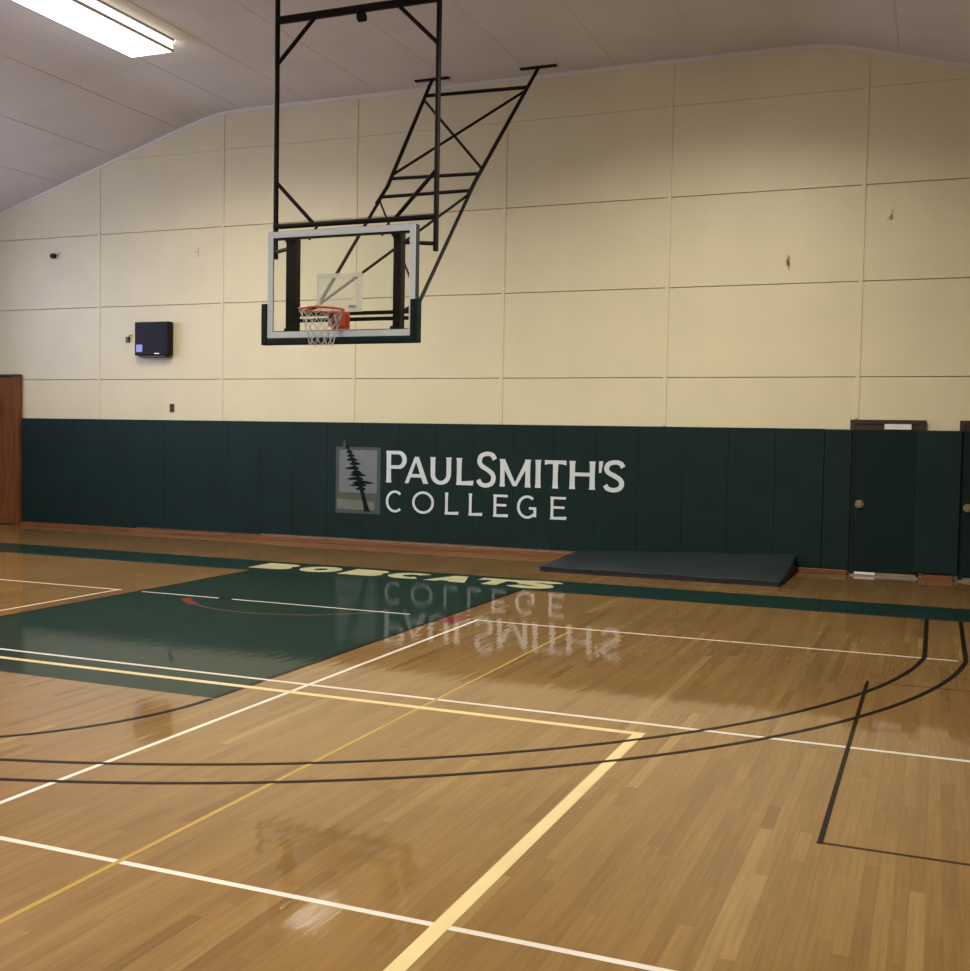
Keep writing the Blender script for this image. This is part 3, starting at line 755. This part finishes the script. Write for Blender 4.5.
# back frame: wide upright channels and level bars behind the glass
CY0, CY1 = -4.40, -4.30
for xc, hw in ((-0.648, 0.064), (0.662, 0.048)):
    bp(MB().box(xc-hw, xc+hw, CY0, CY1, BZ0+0.03, BZ1-0.04, 0.01), 'upright_channel', 'channel', 'wide dark upright behind the glass')
    bp(MB().box(xc-0.05, xc+0.05, BY+0.085, CY0, 3.80, 3.85), 'board_bracket', 'channel')
    bp(MB().box(xc-0.05, xc+0.05, BY+0.085, CY0, 2.80, 2.85), 'board_bracket', 'channel')
for z in (3.018, 2.952):
    bp(MB().box(-0.60, 0.82, CY1, CY1+0.04, z-0.022, z+0.016), 'cross_bar', 'black_steel')
bp(MB().box(0.04, 0.10, CY1-0.02, CY1+0.04, 3.055, 3.10), 'latch', 'black')
for xc in (-0.655, 0.655):      # arms from the uprights back to the slanting legs
    bp(MB().tube((xc, CY1, 3.0), (xc*0.98, -3.80, 3.17), 0.022), 'leg_arm', 'black_steel')
MY = -4.16; MX = 1.0
def bar3(a, b2, r_, name, m='black_steel', n=8): return bp(MB().tube(a, b2, r_, n), name, m)
for s in (-1, 1):
    bar3((s*MX, MY, 3.665), (s*MX, MY, ceil_z(0)-0.02), 0.029, 'mast_post')
    bp(MB().box(s*MX-0.16, s*MX+0.16, MY-0.06, MY+0.06, ceil_z(0)-0.022, ceil_z(0)-0.001), 'ceiling_plate', 'black_steel')
    bar3((s*MX, MY, 3.745), (s*0.70, CY1-0.03, 3.745), 0.022, 'mast_link')
    bar3((s*MX, MY, 4.53), (s*0.51, MY, 4.04), 0.022, 'corner_brace')
    bar3((s*MX, MY, 5.84), (s*0.51, MY, 6.31), 0.024, 'corner_brace')
bar3((-MX-0.02, MY, 4.03), (MX+0.02, MY, 4.03), 0.030, 'mast_bar')
bar3((-MX, MY, 6.325), (MX, MY, 6.325), 0.044, 'mast_bar')
bp(MB().tube((0.03, MY, 6.235), (0.11, MY, 6.235), 0.05, 12), 'pulley', 'black_steel')
for s in (-0.45, 0.45):
    bp(MB().box(s-0.03, s+0.03, MY-0.02, MY+0.02, BZ1+0.002, 4.02), 'hanger', 'black_steel') if False else None
    bp(MB().tube((s, MY, 4.02), (s, CY1-0.04, BZ1-0.06), 0.016), 'hanger', 'black_steel')
# slanting rear legs
LA = Vector((0.645, -3.80, 3.18)); LB = Vector((0.81, -0.33, ceil_z(0)-0.02))
def legpt(s, y, dz=0.0):
    t = (y-LA.y)/(LB.y-LA.y); k = max(0, (t-0.47)/0.53); return Vector((s*(LA.x-0.03*min(1, t/0.47)+(LB.x-0.615)*k) - 0.065*k, y, LA.z+(LB.z-LA.z)*t+dz))
for s in (-1, 1):
    bp(MB().tube(legpt(s, LA.y), legpt(s, -2.30), 0.022), 'leg', 'black_steel', 'lower length of a slanting leg')
    bp(MB().tube(legpt(s, -2.45, 0.02), legpt(s, -2.169), 0.026).tube(legpt(s, -2.169), legpt(s, LB.y), 0.026), 'leg', 'black_steel', 'upper length of a slanting leg')
    f = legpt(s, LB.y)
    bp(MB().box(f.x-0.265, f.x+0.265, f.y-0.035, f.y+0.035, ceil_z(0)-0.022, ceil_z(0)-0.001), 'ceiling_plate', 'black_steel')
def brace(a, b2, r_=0.019, name='leg_brace'): bp(MB().tube(a, b2, r_), name, 'black_steel')
YT, YM, YN = -0.74, -2.05, -2.33
brace(legpt(-1, YT+0.11), legpt(1, YT+0.065), 0.024, 'leg_bar')
brace(legpt(-1, YM), legpt(1, YM-0.03), 0.022, 'leg_bar')
brace(legpt(-1, YN), legpt(1, YN), 0.022, 'leg_bar')
brace(legpt(1, YT+0.01), legpt(-1, YM+0.06)); brace(legpt(-1, YT+0.04), legpt(1, YM+0.04))
brace(legpt(1, YN-0.05), legpt(-1, LA.y), 0.017); brace(legpt(-1, YN-0.05), legpt(1, LA.y), 0.013)

# ------------------------------------------------------------------ ceiling lights
def ceiling_light(xc, y1, label):
    """two-lens fluorescent fixture running along the court, lens faces down"""
    L = 2.44; z = ceil_z(xc)-0.155; y0 = y1-L
    r = tag(empty('ceiling_light', (xc, y1-L/2, z)), label, 'ceiling light', 'fluorescent ceiling lights')
    h = MB(); W = 0.325; zt = z+0.15
    h.box(xc-W, xc+W, y0, y1, z+0.13, zt-0.001)                                  # top pan
    for sx in (-1, 1):                                                           # corner rails between bottom and side lenses
        a, c = sorted((xc+sx*W, xc+sx*(W+0.03)))
        h.box(a, c, y0, y1, z-0.006, z+0.026)
        h.box(a, c, y0, y1, z+0.13, zt-0.001)
    for ya, yb in ((y0-0.012, y0), (y1, y1+0.012)):
        h.box(xc-W-0.03, xc+W+0.03, ya, yb, z-0.004, z+0.05)                   # end caps
    part(h.build('housing', 'housing'), r)
    m = MB(); m.add([(xc-W, y0, z), (xc+W, y0, z), (xc+W, y1, z), (xc-W, y1, z)], [(0, 3, 2, 1)])
    part(m.build('lens', 'lens'), r)
    ld = bpy.data.lights.new('lamp_light', 'AREA'); ld.shape = 'RECTANGLE'; ld.size = 2*W; ld.size_y = L
    ld.energy = WATT; ld.color = (1.0, 0.92, 0.78); ld.spread = math.radians(152)
    lo = bpy.data.objects.new('lamp_light', ld); C.objects.link(lo); lo.location = (xc, y1-L/2, z-0.008); part(lo, r)
    for sx in (-1, 1):
        xx = xc+sx*(W+0.012)
        m = MB(); m.add([(xx, y0, z+0.026), (xx, y1, z+0.026), (xx, y1, z+0.13), (xx, y0, z+0.13)], [(0, 1, 2, 3) if sx > 0 else (3, 2, 1, 0)])
        part(m.build('side_lens', 'lens_side'), r)
k = 0
for j, y1 in enumerate((-2.9, -8.7, -14.5, -20.3, -26.1)):
    ceiling_light(-3.76, y1, 'bright fluorescent ceiling light of the left row, %s from the end wall' % ORD[j])
    ceiling_light(3.35, y1-0.2, 'bright fluorescent ceiling light of the right row, %s from the end wall' % ORD[j])
